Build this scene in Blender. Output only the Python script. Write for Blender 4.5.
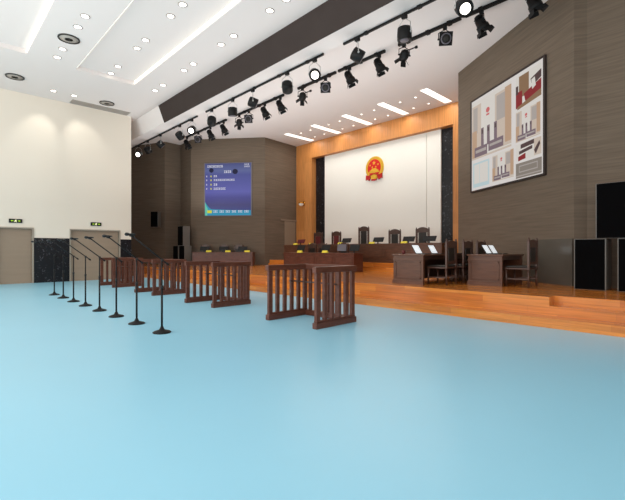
import bpy, bmesh, math, random
from mathutils import Vector, Matrix
random.seed(7)
PI = math.pi
for o in list(bpy.data.objects): bpy.data.objects.remove(o)
SC = bpy.context.scene
COL = SC.collection

# ------------------------------------------------------------ camera
cam_d = bpy.data.cameras.new('camera'); cam = bpy.data.objects.new('camera', cam_d); COL.objects.link(cam)
cam.location = (0, 0, 1.3)
cam.rotation_euler = (PI/2, 0, -math.atan2(.6908, .7231))
cam_d.sensor_fit = 'HORIZONTAL'; cam_d.sensor_width = 36; cam_d.lens = 404.6/625*36
cam_d.clip_start = .05; cam_d.clip_end = 200
SC.camera = cam

# ------------------------------------------------------------ world light, added fill, exposure
W = bpy.data.worlds.new('world'); SC.world = W; W.use_nodes = True
W.node_tree.nodes['Background'].inputs[0].default_value = (1.0, .955, .92, 1)
W.node_tree.nodes['Background'].inputs[1].default_value = 1.0
def area(name, loc, rot, sx, sy, e, c):
    l = bpy.data.lights.new(name, 'AREA'); l.shape = 'RECTANGLE'; l.size = sx; l.size_y = sy; l.energy = e; l.color = c
    o = bpy.data.objects.new(name, l); o.location = loc; o.rotation_euler = rot; COL.objects.link(o); return o
# added fill lights at the unbuilt open sides, behind and left of camera
area('added_side_fill', (-5.9, 5, 4.0), (0, -PI/2, 0), 6.5, 26, 1850, (1, .95, .90))
area('added_side_fill', (1, -9.5, 4.0), (PI/2, 0, 0), 14, 6.5, 120, (1, .95, .90))
# added upward fill over hall and stage, without fixtures, to brighten the ceilings
area('added_ceiling_fill', (.6, 6, 3.1), (PI, 0, 0), 9, 20, 440, (1, .93, .86))
area('added_ceiling_fill', (9.7, 12.4, 3.4), (PI, 0, 0), 3, 15, 430, (.98, 1, .99))
SC.view_settings.view_transform = 'Standard'; SC.view_settings.look = 'None'
SC.view_settings.gamma = 1; SC.view_settings.use_curve_mapping = False
SC.view_settings.exposure = -0.40
DOWN_E = 45; STAGE_E = 38

# ------------------------------------------------------------ materials
def s2l(c): return tuple(((v/255)/12.92 if v/255 <= .04045 else ((v/255+.055)/1.055)**2.4) for v in c)
def mat(name, rgb, rough=.5, spec=.5, metal=0, emit=0, ecol=None, noise=None, bump=0):
    m = bpy.data.materials.new(name); m.use_nodes = True
    nt = m.node_tree; b = nt.nodes['Principled BSDF']
    c = s2l(rgb)
    b.inputs['Base Color'].default_value = (*c, 1); b.inputs['Roughness'].default_value = rough
    b.inputs['Metallic'].default_value = metal; b.inputs['Specular IOR Level'].default_value = spec
    if emit:
        b.inputs['Emission Color'].default_value = (*s2l(ecol or rgb), 1); b.inputs['Emission Strength'].default_value = emit
    if noise:
        sc, amt = noise
        tc = nt.nodes.new('ShaderNodeTexCoord'); mp = nt.nodes.new('ShaderNodeMapping'); n = nt.nodes.new('ShaderNodeTexNoise')
        mp.inputs['Scale'].default_value = sc if isinstance(sc, tuple) else (sc, sc, sc)
        n.inputs['Scale'].default_value = 1; n.inputs['Detail'].default_value = 4
        r = nt.nodes.new('ShaderNodeValToRGB')
        r.color_ramp.elements[0].position = .3; r.color_ramp.elements[1].position = .7
        r.color_ramp.elements[0].color = (*[v*(1-amt) for v in c], 1)
        r.color_ramp.elements[1].color = (*[min(1, v*(1+amt)) for v in c], 1)
        L = nt.links.new
        L(tc.outputs['Object'], mp.inputs[0]); L(mp.outputs[0], n.inputs['Vector']); L(n.outputs[0], r.inputs[0]); L(r.outputs[0], b.inputs['Base Color'])
        if bump:
            bp = nt.nodes.new('ShaderNodeBump'); bp.inputs['Strength'].default_value = bump; bp.inputs['Distance'].default_value = .01
            L(n.outputs[0], bp.inputs['Height']); L(bp.outputs[0], b.inputs['Normal'])
    return m
def planks(name, c1, c2, along='Y', pw=.12, pl=1.3, rough=.22, vertical=False, spec=.5):
    m = bpy.data.materials.new(name); m.use_nodes = True; nt = m.node_tree; b = nt.nodes['Principled BSDF']; L = nt.links.new
    tc = nt.nodes.new('ShaderNodeTexCoord'); sp = nt.nodes.new('ShaderNodeSeparateXYZ'); cb = nt.nodes.new('ShaderNodeCombineXYZ')
    L(tc.outputs['Object'], sp.inputs[0])
    ad = nt.nodes.new('ShaderNodeMath'); ad.operation = 'ADD'
    if vertical:            # boards standing upright
        L(sp.outputs['Z'], cb.inputs[0]); L(sp.outputs['X'], ad.inputs[0]); L(sp.outputs['Y'], ad.inputs[1]); L(ad.outputs[0], cb.inputs[1])
    else:                   # boards running along Y, stacked over X and Z (treads and risers)
        L(sp.outputs['Y'], cb.inputs[0]); L(sp.outputs['X'], ad.inputs[0]); L(sp.outputs['Z'], ad.inputs[1]); L(ad.outputs[0], cb.inputs[1])
    br = nt.nodes.new('ShaderNodeTexBrick'); br.inputs['Scale'].default_value = 1
    br.inputs['Brick Width'].default_value = pl; br.inputs['Row Height'].default_value = pw
    br.inputs['Mortar Size'].default_value = .0015; br.inputs['Mortar'].default_value = (*[v*.55 for v in s2l(c1)], 1)
    br.inputs['Color1'].default_value = (*s2l(c1), 1); br.inputs['Color2'].default_value = (*s2l(c2), 1)
    br.offset = .37
    L(cb.outputs[0], br.inputs['Vector'])
    mp = nt.nodes.new('ShaderNodeMapping'); mp.inputs['Scale'].default_value = (1.2, 22, 1); n = nt.nodes.new('ShaderNodeTexNoise')
    n.inputs['Scale'].default_value = 1; n.inputs['Detail'].default_value = 5
    L(cb.outputs[0], mp.inputs[0]); L(mp.outputs[0], n.inputs['Vector'])
    rp = nt.nodes.new('ShaderNodeMapRange'); rp.inputs[1].default_value = .25; rp.inputs[2].default_value = .75; rp.inputs[3].default_value = .72; rp.inputs[4].default_value = 1.22
    L(n.outputs[0], rp.inputs[0])
    mx = nt.nodes.new('ShaderNodeVectorMath'); mx.operation = 'SCALE'
    L(br.outputs['Color'], mx.inputs[0]); L(rp.outputs[0], mx.inputs['Scale']); L(mx.outputs[0], b.inputs['Base Color'])
    b.inputs['Roughness'].default_value = rough; b.inputs['Specular IOR Level'].default_value = spec
    return m
def marble(name):
    m = bpy.data.materials.new(name); m.use_nodes = True; nt = m.node_tree; b = nt.nodes['Principled BSDF']; L = nt.links.new
    tc = nt.nodes.new('ShaderNodeTexCoord'); n = nt.nodes.new('ShaderNodeTexNoise'); n.inputs['Scale'].default_value = 5; n.inputs['Detail'].default_value = 8; n.inputs['Distortion'].default_value = 2.5
    r = nt.nodes.new('ShaderNodeValToRGB'); r.color_ramp.elements[0].position = .60; r.color_ramp.elements[0].color = (.006, .0065, .009, 1)
    r.color_ramp.elements[1].position = .74; r.color_ramp.elements[1].color = (.16, .16, .19, 1)
    L(tc.outputs['Object'], n.inputs['Vector']); L(n.outputs[0], r.inputs[0]); L(r.outputs[0], b.inputs['Base Color'])
    b.inputs['Roughness'].default_value = .35; b.inputs['Specular IOR Level'].default_value = .3
    return m
def fabric_wall(name, rgb):
    m = bpy.data.materials.new(name); m.use_nodes = True; nt = m.node_tree; b = nt.nodes['Principled BSDF']; L = nt.links.new
    c = s2l(rgb)
    tc = nt.nodes.new('ShaderNodeTexCoord'); mp = nt.nodes.new('ShaderNodeMapping'); mp.inputs['Scale'].default_value = (1.1, 1.1, 26)
    n = nt.nodes.new('ShaderNodeTexNoise'); n.inputs['Scale'].default_value = 1; n.inputs['Detail'].default_value = 5
    r = nt.nodes.new('ShaderNodeValToRGB'); r.color_ramp.elements[0].position = .3; r.color_ramp.elements[1].position = .72
    r.color_ramp.elements[0].color = (*[v*.84 for v in c], 1); r.color_ramp.elements[1].color = (*[v*1.13 for v in c], 1)
    L(tc.outputs['Object'], mp.inputs[0]); L(mp.outputs[0], n.inputs['Vector']); L(n.outputs[0], r.inputs[0]); L(r.outputs[0], b.inputs['Base Color'])
    b.inputs['Roughness'].default_value = .75; b.inputs['Specular IOR Level'].default_value = .2
    return m
M = dict(
    floor=mat('blue_vinyl', (148, 206, 229), .3, .35, noise=(.35, .03)),
    ceil=mat('ceiling_paint', (226, 219, 216), .9, .1),
    cream=mat('cream_paint', (230, 221, 207), .8, .15),
    ivory=mat('ivory_panel', (234, 233, 226), .6, .25),
    fabric=fabric_wall('grey_brown_wallcovering', (107, 94, 81)),
    fabricdoor=mat('grey_brown_door', (136, 122, 106), .6, .2),
    bulk=mat('dark_brown_fascia', (58, 49, 46), .7, .2, noise=(2.5, .06)),
    door=mat('taupe_door', (150, 132, 114), .5, .3, noise=((.5, .5, 6), .05)),
    doorframe=mat('taupe_frame', (160, 150, 136), .4, .4),
    marble=marble('black_marble'),
    stage=planks('orange_planks', (214, 134, 58), (190, 108, 44), rough=.2),
    frame=planks('golden_veneer', (200, 138, 80), (186, 122, 64), pw=.6, pl=2.4, rough=.45, vertical=True, spec=.3),
    wood=mat('dark_red_wood', (92, 52, 39), .35, .4, noise=((3, 3, 14), .25)),
    wood2=mat('dark_brown_wood', (92, 59, 42), .35, .4, noise=((3, 3, 16), .22)),
    woodd=mat('deep_brown_wood', (72, 47, 37), .35, .45, noise=((12, 3, 3), .2)),
    leather=mat('black_leather', (34, 28, 24), .4, .4, noise=(20, .15)),
    redlea=mat('dark_red_leather', (96, 34, 34), .4, .4, noise=(20, .15)),
    black=mat('matt_black_metal', (12, 12, 13), .5, .25),
    blackp=mat('black_plastic', (12, 12, 13), .4, .4),
    cloth=mat('black_speaker_cloth', (6, 6, 7), .9, .05),
    spk=mat('grey_cabinet_lacquer', (96, 92, 87), .4, .5),
    sheen=mat('grey_glossy_panel', (88, 82, 74), .18, .7, noise=((1, 1, 1), .15)),
    steel=mat('brushed_steel', (190, 190, 188), .3, .5, 1),
    gold=mat('gold', (226, 186, 60), .35, .5, .35),
    goldm=mat('brass', (214, 160, 70), .25, .5, .9),
    red=mat('enamel_red', (206, 22, 20), .4, .4),
    dred=mat('ribbon_red', (176, 20, 22), .5, .4),
    yellow=mat('yellow_card', (230, 212, 70), .5, .3),
    grey=mat('grey_plastic', (104, 100, 108), .5, .4),
    vent=mat('grey_grille', (165, 158, 150), .5, .4),
    ventd=mat('dark_grille', (44, 42, 40), .6, .3),
    white=mat('white_paint', (232, 230, 226), .5, .3),
    lamp=mat('lamp_glow', (255, 250, 240), .5, .2, emit=6, ecol=(255, 248, 236)),
    cove=mat('cove_glow', (255, 250, 240), .5, .2, emit=1.1, ecol=(255, 248, 236)),
    bar=mat('light_bar_glow', (255, 252, 246), .5, .2, emit=2.2, ecol=(255, 250, 242)),
    paper=mat('bright_screen', (235, 240, 244), .5, .2, emit=.75, ecol=(232, 240, 245)),
    green=mat('exit_green', (120, 200, 40), .5, .2, emit=.9, ecol=(190, 215, 50)),
    exitw=mat('exit_pale', (230, 230, 190), .5, .2, emit=.8, ecol=(230, 230, 180)),
)
def em(name, rgb, e=1.0): return mat(name, (20, 20, 20), .4, .2, emit=e, ecol=rgb)

# ------------------------------------------------------------ mesh builder
class MB:
    def __init__(s): s.v = []; s.f = []; s.mi = []; s.sm = []
    def add(s, vs, fs, mi=0, smooth=False):
        n = len(s.v); s.v += [tuple(v) for v in vs]
        for f in fs: s.f.append(tuple(i+n for i in f)); s.mi.append(mi); s.sm.append(smooth)
        return s
    def box(s, a, b, mi=0, mx=None):
        (x0, y0, z0), (x1, y1, z1) = a, b
        vs = [Vector(p) for p in ((x0,y0,z0),(x1,y0,z0),(x1,y1,z0),(x0,y1,z0),(x0,y0,z1),(x1,y0,z1),(x1,y1,z1),(x0,y1,z1))]
        if mx: vs = [mx @ v for v in vs]
        return s.add(vs, [(0,3,2,1),(4,5,6,7),(0,1,5,4),(1,2,6,5),(2,3,7,6),(3,0,4,7)], mi)
    def cyl(s, p, q, r0, r1=None, n=14, mi=0, cap=True, smooth=True):
        p = Vector(p); q = Vector(q); r1 = r0 if r1 is None else r1
        w = (q-p).normalized(); u = w.orthogonal().normalized(); t = w.cross(u)
        vs = []
        for c, r in ((p, r0), (q, r1)):
            for i in range(n):
                a = 2*PI*i/n; vs.append(c+u*(r*math.cos(a))+t*(r*math.sin(a)))
        s.add(vs, [(i, (i+1) % n, n+(i+1) % n, n+i) for i in range(n)], mi, smooth)
        if cap: s.add(vs, [tuple(range(n-1, -1, -1)), tuple(range(n, 2*n))], mi)
        return s
    def tube(s, pts, r, n=8, mi=0):
        for a, b in zip(pts, pts[1:]): s.cyl(a, b, r, n=n, mi=mi)
        return s
    def lathe(s, prof, o=(0,0,0), axis=(0,0,1), n=20, mi=0, smooth=True, cap=True):
        o = Vector(o); w = Vector(axis).normalized(); u = w.orthogonal().normalized(); t = w.cross(u)
        vs = []
        for r, h in prof:
            for i in range(n):
                a = 2*PI*i/n; vs.append(o+w*h+u*(r*math.cos(a))+t*(r*math.sin(a)))
        fs = []
        for k in range(len(prof)-1):
            for i in range(n): fs.append((k*n+i, k*n+(i+1) % n, (k+1)*n+(i+1) % n, (k+1)*n+i))
        s.add(vs, fs, mi, smooth)
        if cap: s.add(vs[:n], [tuple(range(n-1, -1, -1))], mi); s.add(vs[-n:], [tuple(range(n))], mi)
        return s
    def prism(s, poly, z0, z1, fn=None, mi=0):
        """polygon in 2-D extruded; fn maps (a, b, c) to 3-D"""
        fn = fn or (lambda a, b, c: (a, b, c)); n = len(poly)
        vs = [fn(a, b, z0) for a, b in poly]+[fn(a, b, z1) for a, b in poly]
        return s.add(vs, [tuple(range(n-1, -1, -1)), tuple(range(n, 2*n))]+[(i, (i+1) % n, n+(i+1) % n, n+i) for i in range(n)], mi)
    def build(s, name, m, parent=None, bevel=0, loc=None, rz=None):
        me = bpy.data.meshes.new(name); me.from_pydata(s.v, [], s.f)
        for mm in (m if isinstance(m, (list, tuple)) else [m]): me.materials.append(mm)
        for p, mi, sm in zip(me.polygons, s.mi, s.sm): p.material_index = mi; p.use_smooth = sm
        bm = bmesh.new(); bm.from_mesh(me); bmesh.ops.remove_doubles(bm, verts=bm.verts, dist=1e-5)
        bmesh.ops.recalc_face_normals(bm, faces=bm.faces); bm.to_mesh(me); bm.free()
        o = bpy.data.objects.new(name, me); COL.objects.link(o)
        if parent: o.parent = parent
        if loc is not None: o.location = loc
        if rz is not None: o.rotation_euler = (0, 0, rz)
        if bevel:
            b = o.modifiers.new('bevel', 'BEVEL'); b.width = bevel; b.segments = 2; b.limit_method = 'ANGLE'
        return o
def thing(name, label, cat, loc=(0,0,0), rz=0, group=None):
    o = bpy.data.objects.new(name, None); o.empty_display_size = .1; COL.objects.link(o)
    o.location = loc; o.rotation_euler = (0, 0, rz); return tag(o, label, cat, group)
def tag(o, label, cat, group=None):
    o['label'] = label; o['category'] = cat
    if group: o['group'] = group
    return o
def struct(o): o['kind'] = 'structure'; return o
def dup(root, loc, rz, label):
    r = root.copy(); COL.objects.link(r); r.location = loc; r.rotation_euler = (0, 0, rz); r['label'] = label
    for ch in list(root.children):
        c = ch.copy(); COL.objects.link(c); c.parent = r
        for g in list(ch.children):
            d = g.copy(); COL.objects.link(d); d.parent = c
    return r

# ------------------------------------------------------------ setting
H = 7.4
struct(MB().box((-6, -10, -.15), (7.5, 26, 0)).build('floor', M['floor']))
# hall ceiling with two sunken trays, and the stage ceiling beyond the bulkhead
c = MB()
TR = [(.3, 2.27, 15.25), (3.65, 5.58, 15.4)]
c.box((-6, -10, H), (.3, 19.35, H+.3)); c.box((2.27, -10, H), (3.65, 19.35, H+.3)); c.box((5.58, -10, H), (7.11, 26, H+.3))
for x0, x1, y1 in TR:
    c.box((x0, y1, H), (x1, 19.35, H+.3)); c.box((x0-.0, -10, H+.14), (x1, y1, H+.3))
struct(c.build('ceiling', M['ceil']))
struct(MB().box((7.11, -10, H), (17, 26, H+.3)).build('ceiling', M['ceil']))
# bulkhead between the hall and the stage, with its sloping face
sec = [(7.11, H), (7.36, 6.74), (7.95, 6.74), (7.95, H)]
struct(MB().prism(sec, -10, 26, lambda a, b, c: (a, c, b)).build('trim_1', M['ceil']))
fs = [(7.095, H-.002), (7.345, 6.735), (7.375, 6.735), (7.125, H-.002)]
struct(MB().prism(fs, -10, 16.85, lambda a, b, c: (a, c, b)).build('trim_2', M['bulk']))
# cream wall with two door openings
w = MB()
YW = 19.15
for x0, x1, z0, z1 in ((-6, 1.94, 0, H), (3.02, 4.37, 0, H), (6.27, 6.8, 0, H), (1.94, 3.02, 2.13, H), (4.37, 6.27, 2.13, H)):
    w.box((x0, YW, z0), (x1, YW+.2, z1))
w.box((6.6, YW+.2, 0), (6.8, 26, H))
struct(w.build('wall_left', M['cream']))
m = MB()
for x0, x1 in ((-2, 1.88), (3.08, 4.31), (6.33, 6.8)): m.box((x0, YW-.025, 0), (x1, YW, 1.78)); 
struct(m.build('trim_3', M['marble']))
def door(n, x0, x1, leaves):
    r = struct(MB().box((x0, YW+.05, 0), (x1, YW+.1, 2.13)).build('door_%d' % n, M['door']))
    f = MB(); f.box((x0-.05, YW-.035, 0), (x0, YW+.05, 2.18)); f.box((x1, YW-.035, 0), (x1+.05, YW+.05, 2.18)); f.box((x0, YW-.035, 2.13), (x1, YW+.05, 2.18))
    f.build('door_frame', M['doorframe'], r)
    return r
door(1, 1.94, 3.02, 1); door(2, 4.37, 6.27, 2)
# grey-brown walls round the stage
def wall(name, pts, mt, th=.15, z0=0, z1=H):
    b = MB()
    for (ax, ay), (bx, by) in zip(pts, pts[1:]):
        d = Vector((bx-ax, by-ay)).normalized(); n = Vector((d.y, -d.x))*th   # right-hand side = outside
        b.prism([(ax, ay), (bx, by), (bx+n.x, by+n.y), (ax+n.x, ay+n.y)], z0, z1)
    return struct(b.build(name, mt))
PL = [(6.85, 28.9), (9.73, 22.24), (10.69, 22.29), (10.59, 20.8), (13.26, 17.62), (15.8, 17.92)]
wall('wall_stage_left', PL[::1], M['fabric'], th=-.15)
PR = [(15.8, 6.0), (13.26, 6.61), (10.55, 2.52), (10.7, 2.3), (10.7, -6)]
wall('wall_stage_right', PR, M['fabric'], th=-.15)
# flush door in the return wall left of the golden frame
A, B = Vector((13.26, 17.62)), Vector((15.8, 17.92)); u = (B-A).normalized(); nn = Vector((u.y, -u.x))
p0 = A+u*1.55; p1 = A+u*2.45
d3 = struct(MB().prism([tuple(p0), tuple(p1), tuple(p1+nn*.02), tuple(p0+nn*.02)], .48, 2.95).build('door_3', M['fabricdoor']))
q0 = A+u*1.2; f = MB(); f.prism([tuple(q0), tuple(B), tuple(B+nn*.05), tuple(q0+nn*.05)], 2.97, 3.05); f.build('door_header', M['fabricdoor'], d3)
# golden wooden surround, marble strips and ivory panel behind the bench
b = MB(); b.box((15.8, 16.62, .48), (16.3, 17.95, H)); b.box((15.8, 5.8, .48), (16.3, 8.11, H)); b.box((15.8, 8.11, 6.52), (16.3, 16.62, H))
struct(b.build('trim_4', M['frame']))
struct(MB().box((16.15, 8.11, .48), (16.3, 16.62, 6.52)).build('wall_back', M['marble']))
b = MB(); b.box((16.08, 9.51, .48), (16.15, 15.84, 6.52)); b.box((16.08, 8.81, .48), (16.15, 9.49, 6.52))
struct(b.build('trim_5', M['ivory']))

# ------------------------------------------------------------ stage
st = MB(); st.prism([(7.86, 2.25), (8.15, 2.25), (8.15, -5.9), (10.69, -5.9), (10.69, 2.29), (10.54, 2.52), (13.25, 6.62), (15.79, 6.02), (16.06, 6.1), (16.06, 17.9), (15.79, 17.9), (13.25, 17.61), (10.58, 20.79), (10.68, 22.28), (9.72, 22.23), (8.1, 26), (7.86, 26)], 0, .48)
tag(st.build('stage_platform', M['stage']), 'long raised stage floored in glossy orange wooden planks', 'stage')
st = MB(); st.box((7.5, -5.9, 0), (7.86, 26, .16)); st.box((7.86, -5.9, 0), (8.15, 2.25, .32))
tag(st.build('stage_step', M['stage']), 'low wooden step running along the front edge of the stage', 'step')
st = MB(); st.box((12.8, 6.9, .48), (16.08, 16.6, .8)); st.box((12.5, 7.2, .48), (12.8, 16.3, .64))
tag(st.build('bench_dais', M['stage']), 'orange plank dais under the long judges\' bench by the ivory wall', 'platform')

# ------------------------------------------------------------ ceiling fittings
SPOT = bpy.data.lights.new('downlight_beam', 'SPOT'); SPOT.energy = DOWN_E; SPOT.spot_size = math.radians(120); SPOT.spot_blend = .9; SPOT.shadow_soft_size = .08; SPOT.color = (1, .93, .84)
def downlight(x, y, z, label, group, r=1.0, light=SPOT, aim=None):
    t = thing('downlight', label, 'ceiling light', (x, y, z), 0, group)
    t.scale = (1, 1, 1)
    ring = MB().lathe([(.088*r, -.014), (.118*r, -.010), (.118*r, 0), (.088*r, 0)], n=24, cap=False).build('ring', M['vent'] if r == 1 else M['white'], t)
    MB().lathe([(.001, 0), (.087*r, 0), (.087*r, -.011), (.001, -.011)], n=24, smooth=False).build('lens', M['lamp'], t)
    if light:
        lo = bpy.data.objects.new('downlight_beam', light); COL.objects.link(lo); lo.parent = t; lo.location = (0, 0, -.04)
        if aim: lo.rotation_euler = (Vector(aim)-Vector((x, y, z))).to_track_quat('-Z', 'Y').to_euler()
    return t
ORD = ['first', 'second', 'third', 'fourth', 'fifth', 'sixth', 'seventh', 'eighth', 'ninth', 'tenth', 'eleventh', 'twelfth', 'thirteenth', 'fourteenth', 'fifteenth', 'sixteenth']
for x, ys, z, where in ((3.0, (14.83, 14.11, 12.42, 11.72), H, 'row between the two ceiling trays'),
                        (4.61, (14.89, 14.18, 12.50, 11.84, 10.18, 9.49), H+.14, 'row inside the right-hand tray'),
                        (6.33, (15.33, 14.62, 12.93, 12.27, 10.55, 9.87, 8.20, 7.55), H, 'row beside the dark brown fascia')):
    for i, y in enumerate(ys):
        downlight(x*(1 if z == H else 1.023), y*(1 if z == H else 1.023), z, 'recessed downlight, %s from cream wall in the %s' % (ORD[i], where), 'hall downlights')
WSH = bpy.data.lights.new('wall_beam', 'SPOT'); WSH.energy = 75; WSH.spot_size = math.radians(56); WSH.spot_blend = .8; WSH.shadow_soft_size = .05; WSH.color = (1, .97, .88)
downlight(3.53, 18.05, H, 'downlight lighting the cream wall, the one left of the air grille', 'wall-washing downlights', light=WSH, aim=(3.2, 19.15, 5.8))
downlight(4.23, 18.05, H, 'downlight lighting the cream wall, just before the left end of the air grille', 'wall-washing downlights', light=WSH, aim=(4.85, 19.15, 5.9))
# cove strips: LED line on the tray's side faces
def cove(x0, y0, x1, y1, label, rw=.035):
    o = MB().box((min(x0, x1), min(y0, y1), H+.03), (max(x0, x1), max(y0, y1), H+.12)).build('cove_light', M['cove'])
    tag(o, label, 'light strip', 'cove light strips')
cove(2.24, -9.9, 2.268, 15.2, 'long glowing cove light along the left-hand ceiling tray')
cove(3.652, -9.9, 3.68, 15.35, 'long cove light on the left side of the right-hand ceiling tray')
cove(5.55, -9.9, 5.578, 15.35, 'bright cove light line on the beam side of the right-hand ceiling tray')
# air diffusers and the long grille
def diffuser(x, y, label):
    t = thing('air_diffuser', label, 'air vent', (x, y, H), 0, 'round ceiling diffusers')
    MB().lathe([(.25, 0), (.28, 0), (.28, -.03), (.25, -.03)], n=32, cap=False).build('rim', M['ventd'], t)
    MB().lathe([(.105, 0), (.245, 0), (.245, -.018), (.105, -.035)], n=32, cap=False).build('cone', M['vent'], t)
    MB().lathe([(.001, 0), (.1, 0), (.1, -.02), (.001, -.02)], n=24).build('core', M['blackp'], t)
diffuser(2.98, 13.29, 'round grey air diffuser between the pairs of downlights, the largest in view')
diffuser(2.26, 17.51, 'round grey air diffuser nearest the left edge of the photo')
diffuser(5.43, 18.03, 'round grey air diffuser above the long ceiling grille')
t = thing('air_grille', 'long grey linear air grille in the ceiling along the cream wall', 'air vent', (5.43, 18.8, H))
MB().box((-1.14, -.25, -.02), (1.14, .25, 0)).build('frame', M['vent'], t)
s = MB()
for i in range(7): s.box((-1.1, -.21+i*.065, -.032), (1.1, -.19+i*.065, -.02))
s.build('slats', M['vent'], t)
# stage ceiling light bars
for i, y in enumerate((16.3, 14.27, 12.24, 10.21, 8.18)):
    t = thing('light_bar', ['leftmost of the five white ceiling light bars above the golden frame', 'second from left of the five ceiling light bars', 'middle one of the five ceiling light bars, above the emblem', 'fourth from left of the five ceiling light bars', 'rightmost and largest-looking of the five ceiling light bars, nearest the grey wall'][i], 'ceiling light', (14.6, y, H), 0, 'stage ceiling light bars')
    MB().box((-.97, -.17, -.012), (.97, .17, 0)).build('frame', M['white'], t)
    MB().box((-.95, -.15, -.018), (.95, .15, -.012)).build('diffuser', M['bar'], t)
    l = bpy.data.lights.new('bar_beam', 'AREA'); l.shape = 'RECTANGLE'; l.size = 1.9; l.size_y = .3; l.energy = STAGE_E; l.color = (1, .95, .88)
    lo = bpy.data.objects.new('bar_beam', l); COL.objects.link(lo); lo.parent = t; lo.location = (0, 0, -.03)
k = 0
for i, y0 in enumerate((15.3, 13.3, 11.25, 9.2)):
    for dx, dy, wd in ((14.13, .36, 'front left'), (14.13, -.36, 'front right'), (15.13, .36, 'back left'), (15.13, -.36, 'back right')):
        downlight(dx, y0+dy, H, 'tiny %s downlight between %s and %s light bars from the left' % (wd, ORD[i], ORD[i+1]), 'small stage downlights', r=.42, light=None)

# ------------------------------------------------------------ stage lighting on tracks
def track(y0, y1, x, z, r, label, mt, nm):
    t = thing(nm, label, 'lighting track', (x, y0, z))
    MB().box((-r, y1-y0, -r), (r, 0, r)).build('rail', mt, t)
    h = MB(); n = max(2, int(abs(y1-y0)/1.6))
    for i in range(n+1):
        yy = (y1-y0)*(i+.5)/(n+1); h.box((-r*1.6, yy-.05, -r*1.3), (r*1.6, yy+.05, r*1.3))
    h.build('bracket', mt, t)
for i, (a, b) in enumerate(((22.3, 15.02), (14.34, 7.86), (7.12, 2.6))):
    track(a, b, 7.93, 6.705, .025, ['far piece of the thin upper lighting track, ending above the left speakers', 'middle piece of the thin upper lighting track', 'near piece of the thin upper lighting track, by the top of the photo'][i], M['black'], 'upper_lighting_track')
for i, (a, b) in enumerate(((20.41, 16.37), (15.43, 12.2), (11.36, 9.42), (9.30, 7.38), (6.89, 4.96), (4.84, 2.4))):
    track(a, b, 10.1, H-.045, .038, '%s piece from the left of the thick black lighting rail over the stage' % ORD[i], M['black'], 'lighting_rail')

def orient(aim): return Vector(aim).normalized().to_track_quat('-Z', 'Y').to_matrix().to_4x4()
def apply(mb, mx, n0=0):
    mb.v = [tuple(mx @ Vector(v)) for v in mb.v]; return mb
def floodlight(y, aim, label, lit):
    """square-ish can hung on two wires below the upper track"""
    t = thing('hanging_floodlight', label, 'stage light', (7.93, y, 6.68), 0, 'floodlights under the upper track')
    R = Matrix.Translation((0, 0, -.43)) @ orient(aim)
    body = MB().lathe([(.10, .15), (.155, .13), (.165, .0), (.165, -.13), (.16, -.15), (.11, -.15), (.11, -.12), (.001, -.12)], n=24)
    hs = apply(body, R).build('housing', M['black'], t)
    ln = MB().lathe([(.001, -.121), (.105, -.121), (.10, -.152), (.001, -.156)], n=24); apply(ln, R).build('lens', M['lamp'] if lit else M['grey'], hs)
    yk = MB()
    for s in (-1, 1): 
        p = R @ Vector((s*.17, 0, 0)); yk.tube([(0, 0, -.06), (p.x*.9, p.y*.9, -.2), p], .008, n=6)
        yk.cyl(R @ Vector((s*.15, 0, 0)), R @ Vector((s*.19, 0, 0)), .025, n=10)
    yk.build('hanging_bracket', M['steel'], t)
    MB().box((-.04, -.06, -.07), (.04, .06, .0)).build('track_adapter', M['black'], t)
toward = Vector((-.62, -.62, -.5))
ups = [(21.3, (-.5, -.7, -.4), 1), (20.1, (.6, .3, -.8), 0), (18.6, (.7, -.2, -.7), 0), (16.6, (.8, .3, -.6), 0), (15.5, toward, 1), (13.9, (.4, .8, -.5), 0), (12.44, (.1, .1, -1), 0), (11.2, (.9, -.6, -.4), 0),
       (9.41, (.8, .8, -.6), 0), (8.21, (-.6, -.7, -.55), 1), (6.65, (.8, -.7, -.6), 0), (5.25, (.05, .0, -1), 0), (3.84, (-.6, -.62, -.75), 1)]
for i, (y, aim, lit) in enumerate(ups):
    floodlight(y, aim, 'black hanging floodlight%s, %s from left under upper track' % (' with glowing lens' if lit else '', ORD[i]), lit)
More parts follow.
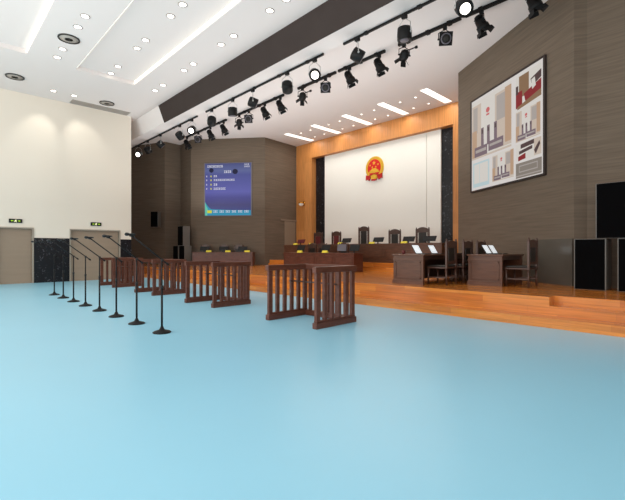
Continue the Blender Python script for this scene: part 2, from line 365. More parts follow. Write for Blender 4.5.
def par(y, kind, label):
    t = thing('stage_spotlight', label, 'stage light', (10.1, y, H-.085), 0, 'spotlights under the black rail')
    aim = {'can': (.35, -.35, -1), 'lens': (-.72, -.62, -.38), 'arm': (.45, .75, -.62)}[kind]
    R = Matrix.Translation((0, 0, -.34)) @ orient(aim)
    if kind == 'lens':
        body = MB().lathe([(.07, .2), (.12, .17), (.14, .05), (.14, -.1)], n=20); body.box((-.17, -.17, -.13), (.17, .17, -.09))
        hs = apply(body, R).build('housing', M['black'], t)
        rg = MB().lathe([(.105, -.13), (.14, -.13), (.135, -.155), (.11, -.155)], n=24, cap=False); apply(rg, R).build('lens_ring', M['grey'], hs)
        ln = MB().lathe([(.001, -.13), (.1, -.13), (.08, -.145), (.001, -.15)], n=20); apply(ln, R).build('lens', M['ventd'], hs)
    elif kind == 'can':
        body = MB().lathe([(.05, .24), (.09, .22), (.105, .1), (.12, .09), (.125, -.02), (.15, -.04), (.155, -.16), (.14, -.16), (.13, -.1), (.001, -.1)], n=20)
        for i in range(3): body.lathe([(.11, .17-.05*i), (.125, .165-.05*i), (.11, .16-.05*i)], n=16)
        hs = apply(body, R).build('housing', M['black'], t)
        bd = MB()
        for a in (0, PI/2, PI, 3*PI/2):
            mx = Matrix.Rotation(a, 4, 'Z') @ Matrix.Translation((0, .15, -.16)) @ Matrix.Rotation(.35, 4, 'X')
            bd.box((-.12, -.004, -.1), (.12, .004, 0), mx=mx)
        apply(bd, R).build('barn_door', M['black'], hs)
    else:
        body = MB().lathe([(.06, .17), (.12, .12), (.14, 0), (.11, -.14), (.001, -.12)], n=18)
        hs = apply(body, R).build('housing', M['black'], t)
        bd = MB()
        for a in (0, PI/2, PI, 3*PI/2):
            mx = Matrix.Rotation(a, 4, 'Z') @ Matrix.Translation((0, .11, -.13)) @ Matrix.Rotation(.8, 4, 'X')
            bd.box((-.08, -.004, -.14), (.08, .004, 0), mx=mx)
        apply(bd, R).build('barn_door', M['black'], hs)
        MB().cyl((0, -.02, -.22), (.06, -.36, -.2), .018).cyl((.06, -.34, -.2), (.065, -.4, -.2), .04).build('handle', M['black'], hs)
    yk = MB(); pts = []
    for s in (-1, 1):
        p = R @ Vector((s*.165, 0, .02)); q = Vector((p.x*1.02, p.y*1.02, -.17))
        yk.tube([(0, 0, -.08), q, p], .012, n=6); yk.cyl(R @ Vector((s*.12, 0, .02)), R @ Vector((s*.19, 0, .02)), .025, n=10)
    yk.build('yoke', M['black'], t)
    MB().box((-.035, -.045, -.09), (.035, .045, .0)).build('clamp', M['black'], t)
lows = [(20.29, 'can'), (19.03, 'lens'), (17.83, 'can'), (16.6, 'can'), (15.3, 'arm'), (14.55, 'lens'), (13.42, 'can'), (12.4, 'can'), (11.11, 'arm'), (9.91, 'lens'), (8.8, 'can'), (7.59, 'can'), (6.7, 'arm'), (5.41, 'lens'), (4.42, 'can'), (3.21, 'can')]
desc = dict(can='black stage spotlight pointing down', lens='black square-fronted stage spotlight facing the hall', arm='black stage spotlight with a side handle')
for i, (y, k) in enumerate(lows): par(y, k, '%s, %s from left under the thick rail' % (desc[k], ORD[i]))

# ------------------------------------------------------------ docks on the blue floor
def dock():
    t = thing('dock', '', 'dock', (0, 0, 0), 0, 'wooden docks on the blue floor')
    Wd, D, HH = 1.22, 1.0, 1.02
    def side(y):
        b = MB().box((-.02, y-.05, 0), (D+.02, y+.05, .10)).box((0, y-.035, .10), (D, y+.035, .13)); b.build('bottom_rail', M['wood'], t, bevel=.006)
        MB().box((-.03, y-.045, HH-.1), (D+.03, y+.045, HH)).build('top_rail', M['wood'], t, bevel=.008)
        for i in range(6):
            x = .045+i*(D-.09)/5; wv = .045 if i in (0, 5) else .034
            MB().box((x-wv, y-.028, .13), (x+wv, y+.028, HH-.1)).build('slat', M['wood'], t, bevel=.004)
    side(0); side(Wd)
    x = D-.03
    MB().box((x-.045, .045, HH-.1), (x+.045, Wd-.045, HH-.002)).build('top_rail', M['wood'], t, bevel=.008)
    MB().box((x-.05, .05, 0), (x+.05, Wd-.05, .1)).build('bottom_rail', M['wood'], t, bevel=.006)
    for i in range(5):
        y = .14+i*(Wd-.28)/4; MB().box((x-.025, y-.034, .1), (x+.025, y+.034, HH-.1)).build('slat', M['wood'], t, bevel=.004)
    MB().cyl((.58, .02, .70), (.58, Wd-.02, .70), .014).cyl((.5, .028, .7), (.66, .028, .7), .012).cyl((.5, Wd-.028, .7), (.66, Wd-.028, .7), .012).build('hand_rail', M['woodd'], t)
    return t
dk = dock(); dk.location = (4.62, 4.77, 0); dk.rotation_euler = (0, 0, .03); dk['label'] = 'open slatted dark wooden dock nearest the camera, in front of the stage'
for i, y in enumerate((8.12, 11.45, 14.85)):
    dup(dk, (4.66, y, 0), .03, ['slatted wooden dock, second from the camera, in front of the left desk', 'slatted wooden dock just right of the nearest microphone stand, third from the camera', 'farthest slatted wooden dock, in front of the wide taupe door'][i])

# ------------------------------------------------------------ microphone stands
def mic():
    t = thing('microphone_stand', '', 'microphone stand', (0,0,0), 0, 'row of microphone stands')
    MB().lathe([(.135, 0), (.14, .012), (.125, .025), (.045, .05), (.03, .075), (.02, .10)], n=28).build('base', M['black'], t)
    MB().cyl((0, 0, .06), (0, 0, .72), .0165, n=12).cyl((0, 0, .70), (0, 0, 1.13), .0115, n=12).build('pole', M['black'], t)
    MB().cyl((0, 0, .69), (0, 0, .745), .022, n=12).build('collar', M['blackp'], t)
    MB().box((-.016, -.014, 1.12), (.016, .014, 1.165)).cyl((0, -.035, 1.15), (0, .024, 1.15), .014, n=12).build('joint', M['ventd'], t)
    hx, hz = -.42, .335; L = math.hypot(hx, hz); u = Vector((hx/L, 0, hz/L)); o = Vector((0, 0, 1.15))
    MB().cyl(o-u*.13, o+u*.60, .0105, n=10).cyl(o-u*.14, o-u*.09, .017, n=10).build('boom', M['black'], t); bo = COL.objects['boom']
    e = o+u*.595
    m = MB().cyl(e+Vector((.02, 0, -.012)), e+Vector((-.03, 0, 0)), .018, n=12); m.build('clip', M['blackp'], bo)
    MB().lathe([(.010, -.06), (.014, -.03), (.016, .03), (.022, .04), (.026, .06), (.024, .08), (.012, .092), (.002, .095)], e+Vector((0, 0, .012)), (-1, .12, .02), n=16).build('microphone', M['blackp'], bo)
    return t
mk = mic()
NM = ['nearest and tallest-looking black microphone stand, at the right end of the row', 'black microphone stand, second from the right end of the row', 'black microphone stand, third from the right end of the row', 'black microphone stand, fourth from the right end, before the wide door', 'black microphone stand, fourth from the left end, before the wide door\'s left edge', 'black microphone stand, third from the left end, before the marble', 'black microphone stand, second from the left end, before the marble', 'farthest black microphone stand, at the left end of the row']
for i in range(8):
    y = 6.23+i*(13.6-6.23)/7
    if i == 0: mk.location = (2.68, y, 0); mk['label'] = NM[0]
    else: dup(mk, (2.68, y, 0), 0, NM[i])

# ------------------------------------------------------------ desks
def desk(name, label, loc, rz, L, D, Hh, mt, n, side=True, group=None, modesty=True):
    """local: front face at x=0 facing -x, length along +y (0..L), depth to +x"""
    t = thing(name, label, 'desk', loc, rz, group)
    MB().box((-.03, -.03, Hh-.045), (D+.03, L+.03, Hh)).build('desktop', mt, t, bevel=.008)
    MB().box((-.012, -.01, 0), (D*.96, L+.01, .09)).build('plinth', mt, t, bevel=.004)
    b = MB().box((0, 0, .09), (.035, L, Hh-.045)); fp = b.build('front_panel', mt, t)
    for y in (0, L-.035): MB().box((.035, y, .09), (D-.02, y+.035, Hh-.045)).build('side_panel', mt, t)
    w = L/n
    for i in range(n):
        m = MB(); a, c = i*w+.05, (i+1)*w-.05; z0, z1 = .15, Hh-.17
        for (y0, y1, q0, q1) in ((a, c, z0, z0+.025), (a, c, z1-.025, z1), (a, a+.025, z0, z1), (c-.025, c, z0, z1)): m.box((-.012, y0, q0), (0, y1, q1))
        m.box((-.006, a+.05, z0+.05), (0, c-.05, z1-.05))
        m.build('panel_moulding', mt, fp)
    m = MB().box((-.02, -.015, Hh-.12), (.02, L+.015, Hh-.10)); m.build('frieze', mt, t)
    return t
desk('judges_bench', 'long dark brown wooden judges\' bench below the ivory wall', (13.2, 7.2, .8), 0, 8.7, .75, .76, M['wood2'], 7)
desk('clerks_desk', 'dark reddish wooden clerks\' desk standing before the left half of the judges\' bench', (11.3, 9.65, .48), 0, 4.0, .55, .71, M['wood'], 4)
ang = math.atan2(19.58-17.1, 10.0-12.08)   # direction of the left desk's length
Ld = desk('side_desk', 'dark wooden side desk under the blue wall screen', (12.08, 17.1, .48), ang-PI/2, 3.2, .55, .71, M['wood'], 3)

def sdesk(label, x0, y0, x1, y1):
    """party desk: narrow panelled end faces -x, knee space open towards -y"""
    t = thing('party_desk', label, 'desk', (x0, y0, .48), 0, 'party desks at the front right of the stage'); L = x1-x0; D = y1-y0; Hh = .72
    MB().box((-.03, -.03, Hh-.04), (L+.03, D+.03, Hh)).build('desktop', M['wood2'], t, bevel=.008)
    for x in (0, L-.06):
        MB().box((x, 0, .0), (x+.06, D, Hh-.04)).build('side_panel', M['wood2'], t)
    m = MB()
    for y0_, y1_, q0, q1 in ((.06, D-.06, .14, .165), (.06, D-.06, Hh-.2, Hh-.175), (.06, .085, .14, Hh-.175), (D-.085, D-.06, .14, Hh-.175)): m.box((-.012, y0_, q0), (0, y1_, q1))
    m.box((-.03, -.012, 0), (0, D+.012, .1)); m.box((-.022, -.01, Hh-.15), (0, D+.01, Hh-.12)); m.build('end_moulding', M['wood2'], t)
    MB().box((.06, D-.05, .05), (L-.06, D-.02, Hh-.04)).build('modesty_panel', M['woodd'], t)
    MB().box((.06, .04, Hh-.13), (L-.06, D-.05, Hh-.04)).build('drawer_box', M['woodd'], t)
sdesk('left of the two panelled party desks, with chairs drawn up, near the bench', 8.4, 5.05, 11.3, 5.88)
sdesk('right-hand party desk, closest to the black speakers', 9.33, 3.62, 10.58, 4.4)

# ------------------------------------------------------------ chairs
def chair(name, label, loc, rz, group, w=.46, d=.45, sh=.44, bh=1.08, arms=False, mt='woodd', lea='leather', crest=.05):
    t = thing(name, label, 'chair', loc, rz, group); m = M[mt]; hw = w/2
    sf = MB().box((-hw, -d/2, sh-.055), (hw, d/2, sh-.015)).build('seat', m, t, bevel=.008)
    MB().box((-hw+.025, -d/2+.03, sh-.015), (hw-.025, d/2-.01, sh+.025)).build('seat_cushion', M[lea], sf, bevel=.015)
    for s in (-1, 1):
        MB().cyl((s*(hw-.03), d/2-.03, 0), (s*(hw-.03), d/2-.03, sh-.055), .02, .026, n=8).build('leg', m, t)
        MB().cyl((s*(hw-.03), -d/2+.02, 0), (s*(hw-.03), -d/2+.03, sh-.055), .02, .026, n=8).build('leg', m, t)
        MB().box((s*(hw-.025)-.026, -d/2-.005, sh-.055), (s*(hw-.025)+.026, -d/2+.04, bh-.07)).lathe([(.03, 0), (.034, .02), (.018, .04), (.024, .06), (.004, .085)], (s*(hw-.025), -d/2+.018, bh-.07), n=12).build('back_post', m, t)
        MB().box((s*(hw-.03)-.012, -d/2+.04, .16), (s*(hw-.03)+.012, d/2-.05, .19)).build('stretcher', m, t)
    MB().box((-hw+.05, -d/2+.01, .2), (hw-.05, -d/2+.03, .225)).build('stretcher', m, t)
    # arched crest rail
    n = 12; top = [(-(hw-.05)+(2*hw-.1)*i/n, bh-.07+crest*2*math.sin(PI*i/n)**.7) for i in range(n+1)]
    poly = [(-(hw-.05), bh-.20)]+top+[(hw-.05, bh-.20)]
    MB().prism(poly, -d/2, -d/2+.035, lambda a, b, c: (a, c, b)).build('crest_rail', m, t, bevel=.004)
    MB().box((-hw+.05, -d/2+.004, sh+.06), (hw-.05, -d/2+.03, sh+.12)).build('lower_rail', m, t)
    MB().box((-hw*.56, -d/2+.006, sh+.12), (hw*.56, -d/2+.032, bh-.20)).build('backrest', M[lea], t, bevel=.008)
    for s in (-1, 1): MB().box((s*hw*.7-.012, -d/2+.008, sh+.12), (s*hw*.7+.012, -d/2+.028, bh-.2)).build('spindle', m, t)
    if arms:
        for s in (-1, 1): MB().box((s*(hw-.01)-.025, -d/2, sh+.2), (s*(hw-.01)+.025, d/2-.04, sh+.235)).cyl((s*(hw-.01), d/2-.08, sh-.03), (s*(hw-.01), d/2-.08, sh+.2), .018, n=8).build('armrest', m, t)
    return t
JG = 'high-backed chairs behind the judges\' bench'
for y, h, lea, lb in ((14.51, 1.40, 'redlea', 'carved high-backed chair with red leather before the left marble strip'), (13.23, 1.40, 'redlea', 'carved high-backed chair with red leather, left of the tallest chair'),
                      (11.51, 1.57, 'leather', 'tallest carved high-backed chair at the middle of the bench'), (9.81, 1.38, 'leather', 'carved high-backed chair right of the tallest chair, below the emblem'),
                      (8.46, 1.41, 'leather', 'carved high-backed chair at the right end of the bench')):
    chair('judge_chair', lb, (14.32, y+.33, .8), PI/2, JG, w=.62, d=.55, sh=.48, bh=h, arms=True, mt='woodd', lea=lea, crest=.045)
for x, lb in ((8.92, 'dark wooden high-backed chair at the left party desk, nearest the desk\'s panelled end'), (9.76, 'middle dark wooden chair along the left party desk'), (10.52, 'farthest dark wooden chair at the left party desk, seen above the right desk')):
    chair('party_chair', lb, (x, 4.86, .48), 0, 'chairs at the party desks', w=.5, d=.52, sh=.44, bh=1.07, crest=.022)
chair('party_chair', 'dark wooden high-backed chair at the right party desk, by the black speakers', (9.74, 3.36, .48), 0, 'chairs at the party desks', w=.56, d=.52, sh=.44, bh=1.08, crest=.022)
for y, lb in ((12.9, 'wooden chair at the left end behind the clerks\' desk'), (12.25, 'second wooden chair from the left behind the clerks\' desk'), (11.05, 'wooden chair behind the clerks\' desk, next to the grey monitor')):
    chair('clerk_chair', lb, (12.12, y, .48), PI/2, 'chairs behind the clerks\' desk', w=.52, d=.42, sh=.44, bh=1.1)
ux, uy = math.cos(ang), math.sin(ang)
for k, (s, lb) in enumerate(((.95, 'right one of the three chairs behind the side desk'), (1.75, 'middle one of the three chairs behind the side desk'), (2.8, 'left one of the three chairs behind the side desk'))):
    # desk depth direction = rotate(+x) by ang-90deg
    dx, dy = math.cos(ang-PI/2), math.sin(ang-PI/2)
    chair('side_chair', lb, (12.08+ux*s+dx*.62, 17.1+uy*s+dy*.62, .48), ang-PI/2+PI/2, 'chairs behind the side desk', w=.52, d=.42, sh=.44, bh=1.09)

# ------------------------------------------------------------ things on the desks
def monitor(label, loc, rz, w=.5, h=.3, tilt=.15, mt='blackp', group=None, back=True):
    """screen faces local +y? the back faces -x after placing"""
    t = thing('monitor', label, 'monitor', loc, rz, group)
    MB().box((-.02, -.09, 0), (.14, .09, .012)).build('stand', M['blackp'], t)
    MB().box((.04, -.025, .012), (.065, .025, .12)).build('neck', M['blackp'], t)
    mx = Matrix.Translation((.04, 0, .07)) @ Matrix.Rotation(tilt, 4, 'Y')
    MB().box((-.012, -w/2, 0), (.012, w/2, h), mx=mx).build('housing', M[mt], t, bevel=.006)
    MB().box((.0125, -w/2+.02, .02), (.0145, w/2-.02, h-.02), mx=mx).build('screen', M['grey'], t)
def plate(label, loc, rz, w=.3, h=.1, group=None):
    o = MB().prism([(-.05, 0), (.05, 0), (0, h)], -w/2, w/2, lambda a, b, c: (a, c, b)).build('name_plate', M['yellow'], None, loc=loc, rz=rz)
    tag(o, label, 'name plate', group)
for y, mt, lb in ((14.96, 'redlea', 'dark red monitor at the left end of the judges\' bench'), (11.95, 'blackp', 'black monitor just left of the tallest judge chair'), (10.2, 'blackp', 'black monitor between the tallest chair and the chair to its right'), (8.75, 'blackp', 'black monitor left of the rightmost judge chair'), (7.85, 'blackp', 'black monitor at the right end of the judges\' bench')):
    monitor(lb, (13.42, y, 1.56), 0, w=.52, h=.22, tilt=.5, mt=mt, group='monitors on the bench')
for y, lb in ((15.11, 'yellow name plate at the left end of the judges\' bench'), (13.98, 'yellow name plate below the leftmost judge chair'), (12.1, 'yellow name plate left of the tallest judge chair'), (10.35, 'yellow name plate under the emblem, right of the tallest chair'), (8.8, 'yellow name plate near the right end of the judges\' bench')):
    plate(lb, (13.27, y, 1.56), 0, w=.27, h=.075, group='name plates on the bench')
for y, lb in ((12.66, 'left yellow name plate on the clerks\' desk'), (11.18, 'right yellow name plate on the clerks\' desk')):
    plate(lb, (11.36, y, 1.19), 0, w=.28, h=.09, group='name plates on the clerks\' desk')
for y, mt, lb in ((12.95, 'blackp', 'dark monitor by the left name plate of the clerks\' desk'), (11.45, 'blackp', 'dark monitor by the right name plate of the clerks\' desk'), (10.55, 'grey', 'grey monitor in the middle right of the clerks\' desk'), (9.93, 'blackp', 'dark monitor at the right end of the clerks\' desk')):
    monitor(lb, (11.6, y, 1.19), 0, w=.46, h=.26, tilt=.1 if mt == 'grey' else .35, mt=mt, group='monitors on the clerks\' desk')
for s, lb, lb2 in ((.3, 'right yellow name plate on the side desk', 'dark monitor at the right end of the side desk'), (1.32, 'middle yellow name plate on the side desk', 'middle dark monitor on the side desk'), (2.35, 'left yellow name plate on the side desk', 'dark monitor at the left end of the side desk')):
    dx, dy = math.cos(ang-PI/2), math.sin(ang-PI/2)
    plate(lb, (12.08+ux*s+dx*.1, 17.1+uy*s+dy*.1, 1.19), ang-PI/2, w=.27, h=.09, group='name plates on the side desk')
    monitor(lb2, (12.08+ux*(s+.3)+dx*.22, 17.1+uy*(s+.3)+dy*.22, 1.19), ang-PI/2, w=.5, h=.24, tilt=.4, group='monitors on the side desk')
def laptop(label, loc, rz=0):
    t = thing('laptop', label, 'laptop', loc, rz, 'laptops on the party desks')
    MB().box((-.145, -.12, 0), (.145, .12, .018)).build('keyboard', M['blackp'], t, bevel=.004)
    mx = Matrix.Translation((0, .12, .012)) @ Matrix.Rotation(-.55, 4, 'X')
    MB().box((-.145, 0, 0), (.145, .012, .25), mx=mx).build('lid', M['blackp'], t, bevel=.003)
    MB().box((-.135, -.003, .012), (.135, .0, .24), mx=mx).build('screen', M['paper'], t)
for x, y, lb in ((8.68, 5.2, 'open laptop with a white screen, nearest the bench-side end of the left party desk'), (9.42, 5.2, 'open laptop with a white screen in the middle of the left party desk'), (10.3, 5.2, 'open laptop half hidden behind the near chair'),
                 (9.9, 4.02, 'left open laptop on the right party desk'), (10.34, 4.05, 'right open laptop on the right party desk')):
    laptop(lb, (x, y, 1.2))
t = thing('cup', 'small dark cup on the left party desk', 'cup', (8.6, 5.72, 1.2))
MB().lathe([(.03, 0), (.04, .01), (.045, .09), (.04, .09), (.036, .02), (.001, .015)], n=18).build('bowl', M['redlea'], t)
MB().tube([(.045, 0, .075), (.075, 0, .065), (.075, 0, .035), (.043, 0, .025)], .006).build('handle', M['redlea'], t)

# ------------------------------------------------------------ speakers
def speaker(label, x, y, z, w, d, h, rz=0, group=None):
    t = thing('loudspeaker', label, 'speaker', (x, y, z), rz, group)
    MB().box((0, 0, 0), (d, w, h)).build('cabinet', M['spk'], t, bevel=.01)
    MB().box((-.012, .022, .012), (0, w-.022, h-.012)).build('grille', M['cloth'], t)
    return t
speaker('floor-standing black-fronted loudspeaker beside the grey wall corner', 9.87, 1.80, .48, .56, .5, 1.05, group='right speaker stack')
speaker('floor-standing black-fronted loudspeaker at the right edge of the photo', 9.87, 1.06, .48, .56, .5, 1.05, group='right speaker stack')
speaker('large black loudspeaker on top of the two right-hand floor speakers', 9.87, 1.2, 1.53, .78, .5, 1.12, group='right speaker stack')
speaker('lower left-stack loudspeaker nearest the side desk', 9.87, 20.12, .48, .6, .4, 1.05, group='left speaker stack')
speaker('lower left-stack loudspeaker next to the side wall', 9.87, 20.86, .48, .6, .4, 1.05, group='left speaker stack')
speaker('upper loudspeaker of the left stack, with a silver-grey side', 9.87, 20.28, 1.53, .62, .4, 1.05, group='left speaker stack')
t = speaker('small black loudspeaker mounted high on the left grey wall', 9.12, 21.7, 2.55, .42, .36, .85, rz=.75)
MB().box((.34, .17, .35), (.74, .25, .45)).build('wall_bracket', M['black'], t)
# low glossy grey panel on the right wall
A, B = Vector((13.26, 6.61)), Vector((10.55, 2.52)); uR = (B-A).normalized(); nR = Vector((uR.y, -uR.x))
if nR.x > 0: nR = -nR
a, b_ = A+uR*3.55+nR*.001, A+uR*4.9+nR*.001
tag(MB().prism([tuple(a), tuple(b_), tuple(b_+nR*.05), tuple(a+nR*.05)], .48, 1.56).build('glossy_wall_panel', M['sheen']), 'low glossy grey panel against the wall left of the black speakers', 'wall panel')

# ------------------------------------------------------------ exit signs, camera
for x, lb in ((2.49, 'small black exit sign above the left taupe door'), (5.32, 'small black exit sign above the wide taupe door')):
    t = thing('exit_sign', lb, 'exit sign', (x, YW, 2.42), 0, 'exit signs above the doors')
    MB().box((-.21, -.04, -.075), (.21, 0, .075)).build('housing', M['blackp'], t, bevel=.004)
    # running figure with arrows either side
    y = -.042
    for q in (-1, 1):
        g = MB().box((min(q*.13, q*.07), y, -.012), (max(q*.13, q*.07), -.04, .012)).prism([(q*.15, 0), (q*.12, .028), (q*.12, -.028)], y, -.04, lambda a, b, c: (a, c, b))
        g.build('arrow', M['green'], t)
    g = MB(); g.cyl((.01, y, .042), (.01, -.04, .042), .013, n=10)
    for p, q, wd in (((.005, .03), (-.01, -.01), .012), ((-.01, -.01), (.025, -.03), .009), ((.025, -.03), (.02, -.055), .008), ((-.01, -.01), (-.03, -.035), .009), ((-.03, -.035), (-.05, -.035), .008), ((.0, .025), (.035, .005), .007), ((.0, .025), (-.035, .015), .007)):
        dv = Vector((q[0]-p[0], q[1]-p[1])).normalized(); nv = Vector((-dv.y, dv.x))*wd
        g.prism([(p[0]+nv.x, p[1]+nv.y), (p[0]-nv.x, p[1]-nv.y), (q[0]-nv.x, q[1]-nv.y), (q[0]+nv.x, q[1]+nv.y)], y-.001, -.04, lambda a, b, c: (a, c, b))
    g.build('running_figure', M['exitw'], t)
t = thing('security_camera', 'small gold and white dome camera on the left upright of the golden frame', 'security camera', (15.8, 17.25, 4.0))
MB().lathe([(.13, 0), (.13, .03), (.1, .06)], axis=(-1, 0, 0), n=20).build('wall_plate', M['goldm'], t)
MB().cyl((-.05, 0, 0), (-.22, 0, -.02), .035, n=12).lathe([(.15, .0), (.15, .05), (.12, .08), (.04, .1)], (-.22, 0, -.04), n=22).build('bracket', M['goldm'], t)
MB().lathe([(.02, -.14), (.08, -.12), (.125, -.06), (.14, 0)], (-.22, 0, -.04), n=22).build('dome', M['white'], t)

# ------------------------------------------------------------ emblem
t = thing('court_emblem', 'round red and gold emblem with five stars on the ivory wall', 'emblem', (16.08, 12.35, 5.36)); t.scale = (1, .97, .92)
FX = lambda a, b, c: (-c, -a, b)     # a to the right seen from the hall, b up, c out of the wall
def ell(rx, rz, n=40): return [(rx*math.cos(2*PI*i/n), rz*math.sin(2*PI*i/n)) for i in range(n)]
EM = MB().prism(ell(.56, .62), 0, .06, FX); EM.v = EM.v; EM.build('wreath_back', M['gold'], t, bevel=.01)
wr = MB()
for i in range(44):          # grain ears round the rim
    a = 2*PI*i/44
    if abs(a-1.5*PI) < .45: continue
    cx, cz = .50*math.cos(a), .56*math.sin(a); s = .045
    ta = a+PI/2+(.5 if math.cos(a) > 0 else -.5); d = Vector((math.cos(ta), math.sin(ta))); n_ = Vector((-d.y, d.x))
    wr.prism([(cx+d.x*s*1.4, cz+d.y*s*1.4), (cx+n_.x*s*.6, cz+n_.y*s*.6), (cx-d.x*s*1.4, cz-d.y*s*1.4), (cx-n_.x*s*.6, cz-n_.y*s*.6)], .055, .085, FX)
wr.build('grain_ears', M['gold'], t)
MB().prism(ell(.41, .46), .055, .075, FX).build('red_disc', M['red'], t)
def star(cx, cz, r, rot=0):
    pts = []
    for i in range(10):
        a = PI/2+rot+i*PI/5; rr = r if i % 2 == 0 else r*.4; pts.append((cx+rr*math.cos(a), cz+rr*math.sin(a)))
    return pts
MB().prism(star(0, .26, .12), .07, .09, FX).build('large_star', M['gold'], t)
for i, (sx, sz) in enumerate(((-.25, .16), (-.11, .04), (.11, .04), (.25, .16))):
    MB().prism(star(sx, sz, .06, .2*(1 if sx < 0 else -1)), .07, .09, FX).build('small_star', M['gold'], t)
g = MB(); g.prism([(-.34, -.26), (.34, -.26), (.34, -.2), (-.34, -.2)], .07, .09, FX); g.prism([(-.28, -.2), (.28, -.2), (.26, -.12), (-.26, -.12)], .07, .095, FX)
g.prism([(-.2, -.12), (.2, -.12), (.17, -.08), (-.17, -.08)], .07, .1, FX); g.prism([(-.15, -.08), (.15, -.08), (.12, -.03), (-.12, -.03)], .07, .095, FX)
g.build('gate_tower', M['gold'], t)
g = MB(); N = 28
pts = [((.17 if (i//2) % 2 else .2)*math.cos(2*PI*i/(N*2)), -.47+(.17 if (i//2) % 2 else .2)*math.sin(2*PI*i/(N*2))) for i in range(N*2)]
g.prism(pts, .05, .1, FX); g.build('cogwheel', M['gold'], t)
g = MB()
g.prism([(-.38, -.46), (-.05, -.36), (.05, -.36), (.38, -.46), (.36, -.40), (.05, -.30), (-.05, -.30), (-.36, -.40)], .09, .12, FX)
for s in (-1, 1):
    g.prism([(s*.2, -.44), (s*.5, -.34), (s*.52, -.62), (s*.42, -.58), (s*.3, -.67), (s*.24, -.55)][::s], .06, .11, FX)
g.prism([(-.14, -.6), (.14, -.6), (.16, -.68), (0, -.7), (-.16, -.68)], .06, .11, FX)
g.build('ribbon', M['dred'], t)

# ------------------------------------------------------------ wall screens
def frame_on(P, Q, z0, z1, out):
    """local frame: u from P (left) to Q (right) 0..1, v down 0..1, c outwards"""
    P = Vector(P); Q = Vector(Q); d = Q-P; n = Vector((d.y, -d.x)).normalized()
    if n.dot(Vector((0, 0))-P) < 0: n = -n
    return lambda u, v, c: (P.x+d.x*u+n.x*(c+out), P.y+d.y*u+n.y*(c+out), z1-(z1-z0)*v)
class Screen:
    def __init__(s, t, fn): s.t = t; s.fn = fn
    def rects(s, name, mt, rs, c0=.055, c1=.058):
        b = MB()
        for u0, v0, u1, v1 in rs: b.prism([(u0, v0), (u1, v0), (u1, v1), (u0, v1)], c0, c1, s.fn)
        return b.build(name, mt, s.t)
    def polys(s, name, mts, ps, c0=.055, c1=.058):
        b = MB()
        for k, (mi, p) in enumerate(ps): b.prism(p, c0, c1+.0004*k, s.fn, mi)
        return b.build(name, mts, s.t)
t = thing('wall_screen', 'lit blue information screen on the left grey wall', 'screen')
S = Screen(t, frame_on((11.12, 20.17), (12.77, 18.20), 3.19, 6.03, 0))
S.rects('frame', M['grey'], [(-.025, -.015, 1.025, 1.015)], 0, .04)
bl = bpy.data.materials.new('blue_picture'); bl.use_nodes = True; nt = bl.node_tree; bs = nt.nodes['Principled BSDF']
tc = nt.nodes.new('ShaderNodeTexCoord'); sp = nt.nodes.new('ShaderNodeSeparateXYZ'); mr = nt.nodes.new('ShaderNodeMapRange'); rp = nt.nodes.new('ShaderNodeValToRGB')
mr.inputs[1].default_value = 6.03; mr.inputs[2].default_value = 3.19
nt.links.new(tc.outputs['Object'], sp.inputs[0]); nt.links.new(sp.outputs['Z'], mr.inputs[0]); nt.links.new(mr.outputs[0], rp.inputs[0])
cr = rp.color_ramp; cr.elements[0].position = 0; cr.elements[0].color = (*s2l((58, 66, 128)), 1)
for p, cc in ((.14, (84, 98, 156)), (.22, (62, 70, 150)), (.55, (82, 84, 176)), (.66, (48, 48, 140)), (.80, (36, 34, 112)), (.97, (40, 60, 140))):
    e = cr.elements.new(p); e.color = (*s2l(cc), 1)
cr.elements[len(cr.elements)-1].color = (*s2l((40, 66, 146)), 1)
nt.links.new(rp.outputs[0], bs.inputs['Emission Color']); bs.inputs['Emission Strength'].default_value = .95; bs.inputs['Base Color'].default_value = (.01, .01, .02, 1); bs.inputs['Roughness'].default_value = .5
S.rects('display', bl, [(0, 0, 1, 1)], .04, .05)
cy = em('cyan_band', (40, 160, 200), .9); cy2 = em('teal_curve', (110, 220, 190), .9); wh = em('white_text', (235, 235, 245), 1); yl = em('yellow_tab', (225, 225, 50), 1); dkb = em('dark_badge', (14, 18, 66), .8)
curve = [(0, .74)]+[(.16*(i/8)+.0, .74+.14*math.sin(PI/2*i/8)) for i in range(1, 9)]+[(.6, .90), (1, .905), (1, 1), (0, 1)]
S.polys('bottom_band', [cy, cy2], [(0, curve), (1, [(0, .74), (.025, .81), (.06, .87), (.05, 1), (0, 1)])], .05, .053)
def glyphs(u0, u1, v0, v1, n, gap=.25):
    w = (u1-u0)/n; out = []
    for i in range(n):
        a = u0+i*w; b = a+w*(1-gap)
        out += [(a, v0, b, v0+(v1-v0)*.22), (a, v1-(v1-v0)*.22, b, v1), ((a+b)/2-w*.1, v0, (a+b)/2+w*.1, v1)]
        if i % 2: out.append((a, v0+(v1-v0)*.4, b, v0+(v1-v0)*.58))
    return out
S.rects('title_text', wh, glyphs(.05, .40, .035, .075, 8)+glyphs(.86, .97, .015, .04, 4)+glyphs(.86, .98, .055, .08, 4)+glyphs(.42, .58, .14, .185, 4))
S.rects('list_text', wh, glyphs(.19, .27, .225, .26, 2)+glyphs(.19, .66, .3, .335, 11)+glyphs(.19, .28, .385, .425, 2)+glyphs(.19, .46, .465, .505, 7)
        + [(.03, v, .045, v+.03) for v in (.23, .305, .39, .47)])
S.rects('list_bullets', yl, [(.12, v, .145, v+.03) for v in (.23, .305, .39, .47)])
S.polys('badge', [dkb], [(0, [(.14+.05*math.cos(a*PI/8), .13+.045*math.sin(a*PI/8)) for a in range(16)])], .05, .054)
S.polys('badge', [dkb], [(0, [(.66+.06*math.cos(a*PI/8), .16+.05*math.sin(a*PI/8)) for a in range(16)])], .05, .054)
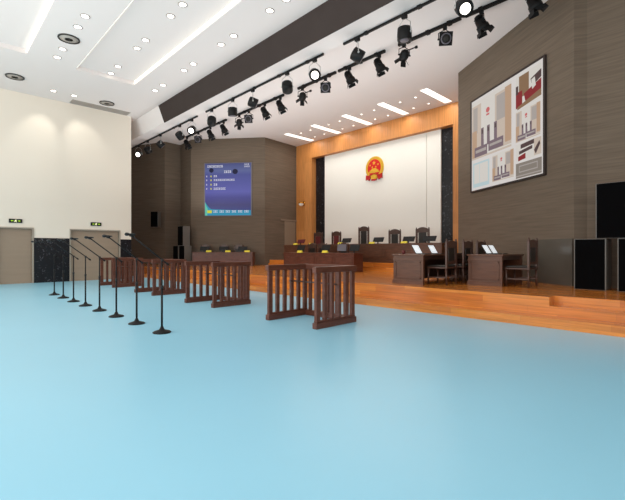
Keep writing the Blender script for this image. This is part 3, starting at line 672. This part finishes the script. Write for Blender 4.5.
tabs = [(.05+i*.135, .905, .05+i*.135+.10, .945) for i in range(7)]
S.rects('tab_text', wh, [g_ for a in tabs[1:] for g_ in glyphs(a[0], a[2], a[1], a[3], 3)])
S.rects('selected_tab', yl, [(tabs[0][0], .9, tabs[0][2], .955)])

t = thing('photo_wall_screen', 'large bright screen showing a collage of courtroom pictures on the right grey wall', 'screen')
S = Screen(t, frame_on((12.75, 5.85), (11.04, 3.25), 3.19, 6.04, 0))
S.rects('frame', M['bulk'], [(-.02, -.018, 1.02, 0), (-.02, 1, 1.02, 1.018), (-.02, 0, 0, 1), (1, 0, 1.02, 1)], 0, .065)
S.rects('display', em('screen_white', (238, 232, 228), .95), [(0, 0, 1, 1)], .0, .05)
C = [em('pic_'+n, c_, .9) for n, c_ in (('ivory', (240, 234, 226)), ('beige', (222, 204, 188)), ('tan', (206, 170, 140)), ('grey', (190, 180, 174)), ('purple', (132, 112, 122)), ('red', (150, 30, 38)), ('dark', (84, 62, 62)), ('brown', (150, 116, 84)), ('taupe', (150, 140, 130)), ('cyan', (206, 228, 232)), ('pink', (220, 110, 110)))]
R4 = lambda a, b, c, d: [(a, b), (c, b), (c, d), (a, d)]
def court(u0, v0, u1, v1, first=0):
    fu = lambda u: u0+(u1-u0)*u; fv = lambda v: v0+(v1-v0)*v
    r = lambda a, b, c, d: R4(fu(a), fv(b), fu(c), fv(d))
    L_ = [(0, r(0, 0, 1, 1)), (1, r(0, .06, .26, 1)), (3, r(.04, .1, .16, .55)), (2, r(0, .5, .14, 1)), (1, r(.62, .06, 1, .95)), (3, r(.66, .1, .86, .5)), (2, r(.86, .04, 1, .9)), (0, r(.26, .0, .62, .7)),
          (10, [(fu(.44+.05*math.cos(a*PI/6)), fv(.24+.045*math.sin(a*PI/6))) for a in range(12)]), (10, r(.40, .3, .48, .33))]
    for x in (.26, .42, .6): L_ += [(4, r(x, .5, x+.07, .82)), (6, r(x+.015, .53, x+.055, .6))]
    L_ += [(4, r(.08, .80, .42, .97)), (4, r(.46, .78, .82, .94)), (3, r(.11, .85, .40, .90)), (3, r(.49, .83, .79, .87)), (1, r(0, .97, 1, 1))]
    return L_
S.polys('large_court_picture', C, court(.01, .03, .62, .66))
S.polys('small_court_picture', C, court(.68, .35, .97, .65))
S.polys('lower_court_picture', C, court(.35, .68, .65, .96))
S.polys('red_seating_picture', C, [(0, R4(.68, .03, .98, .34)), (7, R4(.72, .04, .84, .24)), (5, R4(.68, .18, .76, .33)), (6, R4(.68, .12, .71, .2)), (5, [(.78, .22), (.98, .16), (.98, .25), (.8, .3)]), (6, [(.86, .12), (.98, .08), (.98, .15), (.88, .19)]), (7, [(.70, .32), (.98, .25), (.98, .31), (.70, .345)]), (0, [(.87, .13), (.91, .12), (.92, .2), (.88, .22)])])
S.polys('red_chair_picture', C, [(0, R4(.68, .67, .98, .83)), (6, [(.74, .68), (.90, .67), (.90, .71), (.74, .72)]), (6, [(.72, .74), (.88, .72), (.88, .75), (.72, .77)]), (5, [(.71, .79), (.80, .77), (.80, .82), (.71, .83)]), (1, R4(.90, .67, .98, .82)), (6, [(.90, .77), (.96, .70), (.97, .73), (.92, .81)])])
S.polys('grey_room_picture', C, [(8, R4(.68, .85, .985, .99)), (3, R4(.72, .875, .94, .885)), (3, R4(.72, .93, .94, .94)), (3, R4(.72, .885, .727, .93)), (3, R4(.933, .885, .94, .93)), (3, R4(.68, .965, .985, .975))])
S.polys('pale_pictures', C, [(9, R4(.03, .70, .30, .97)), (0, R4(.05, .72, .28, .93)), (9, R4(.14, .72, .145, .93))])
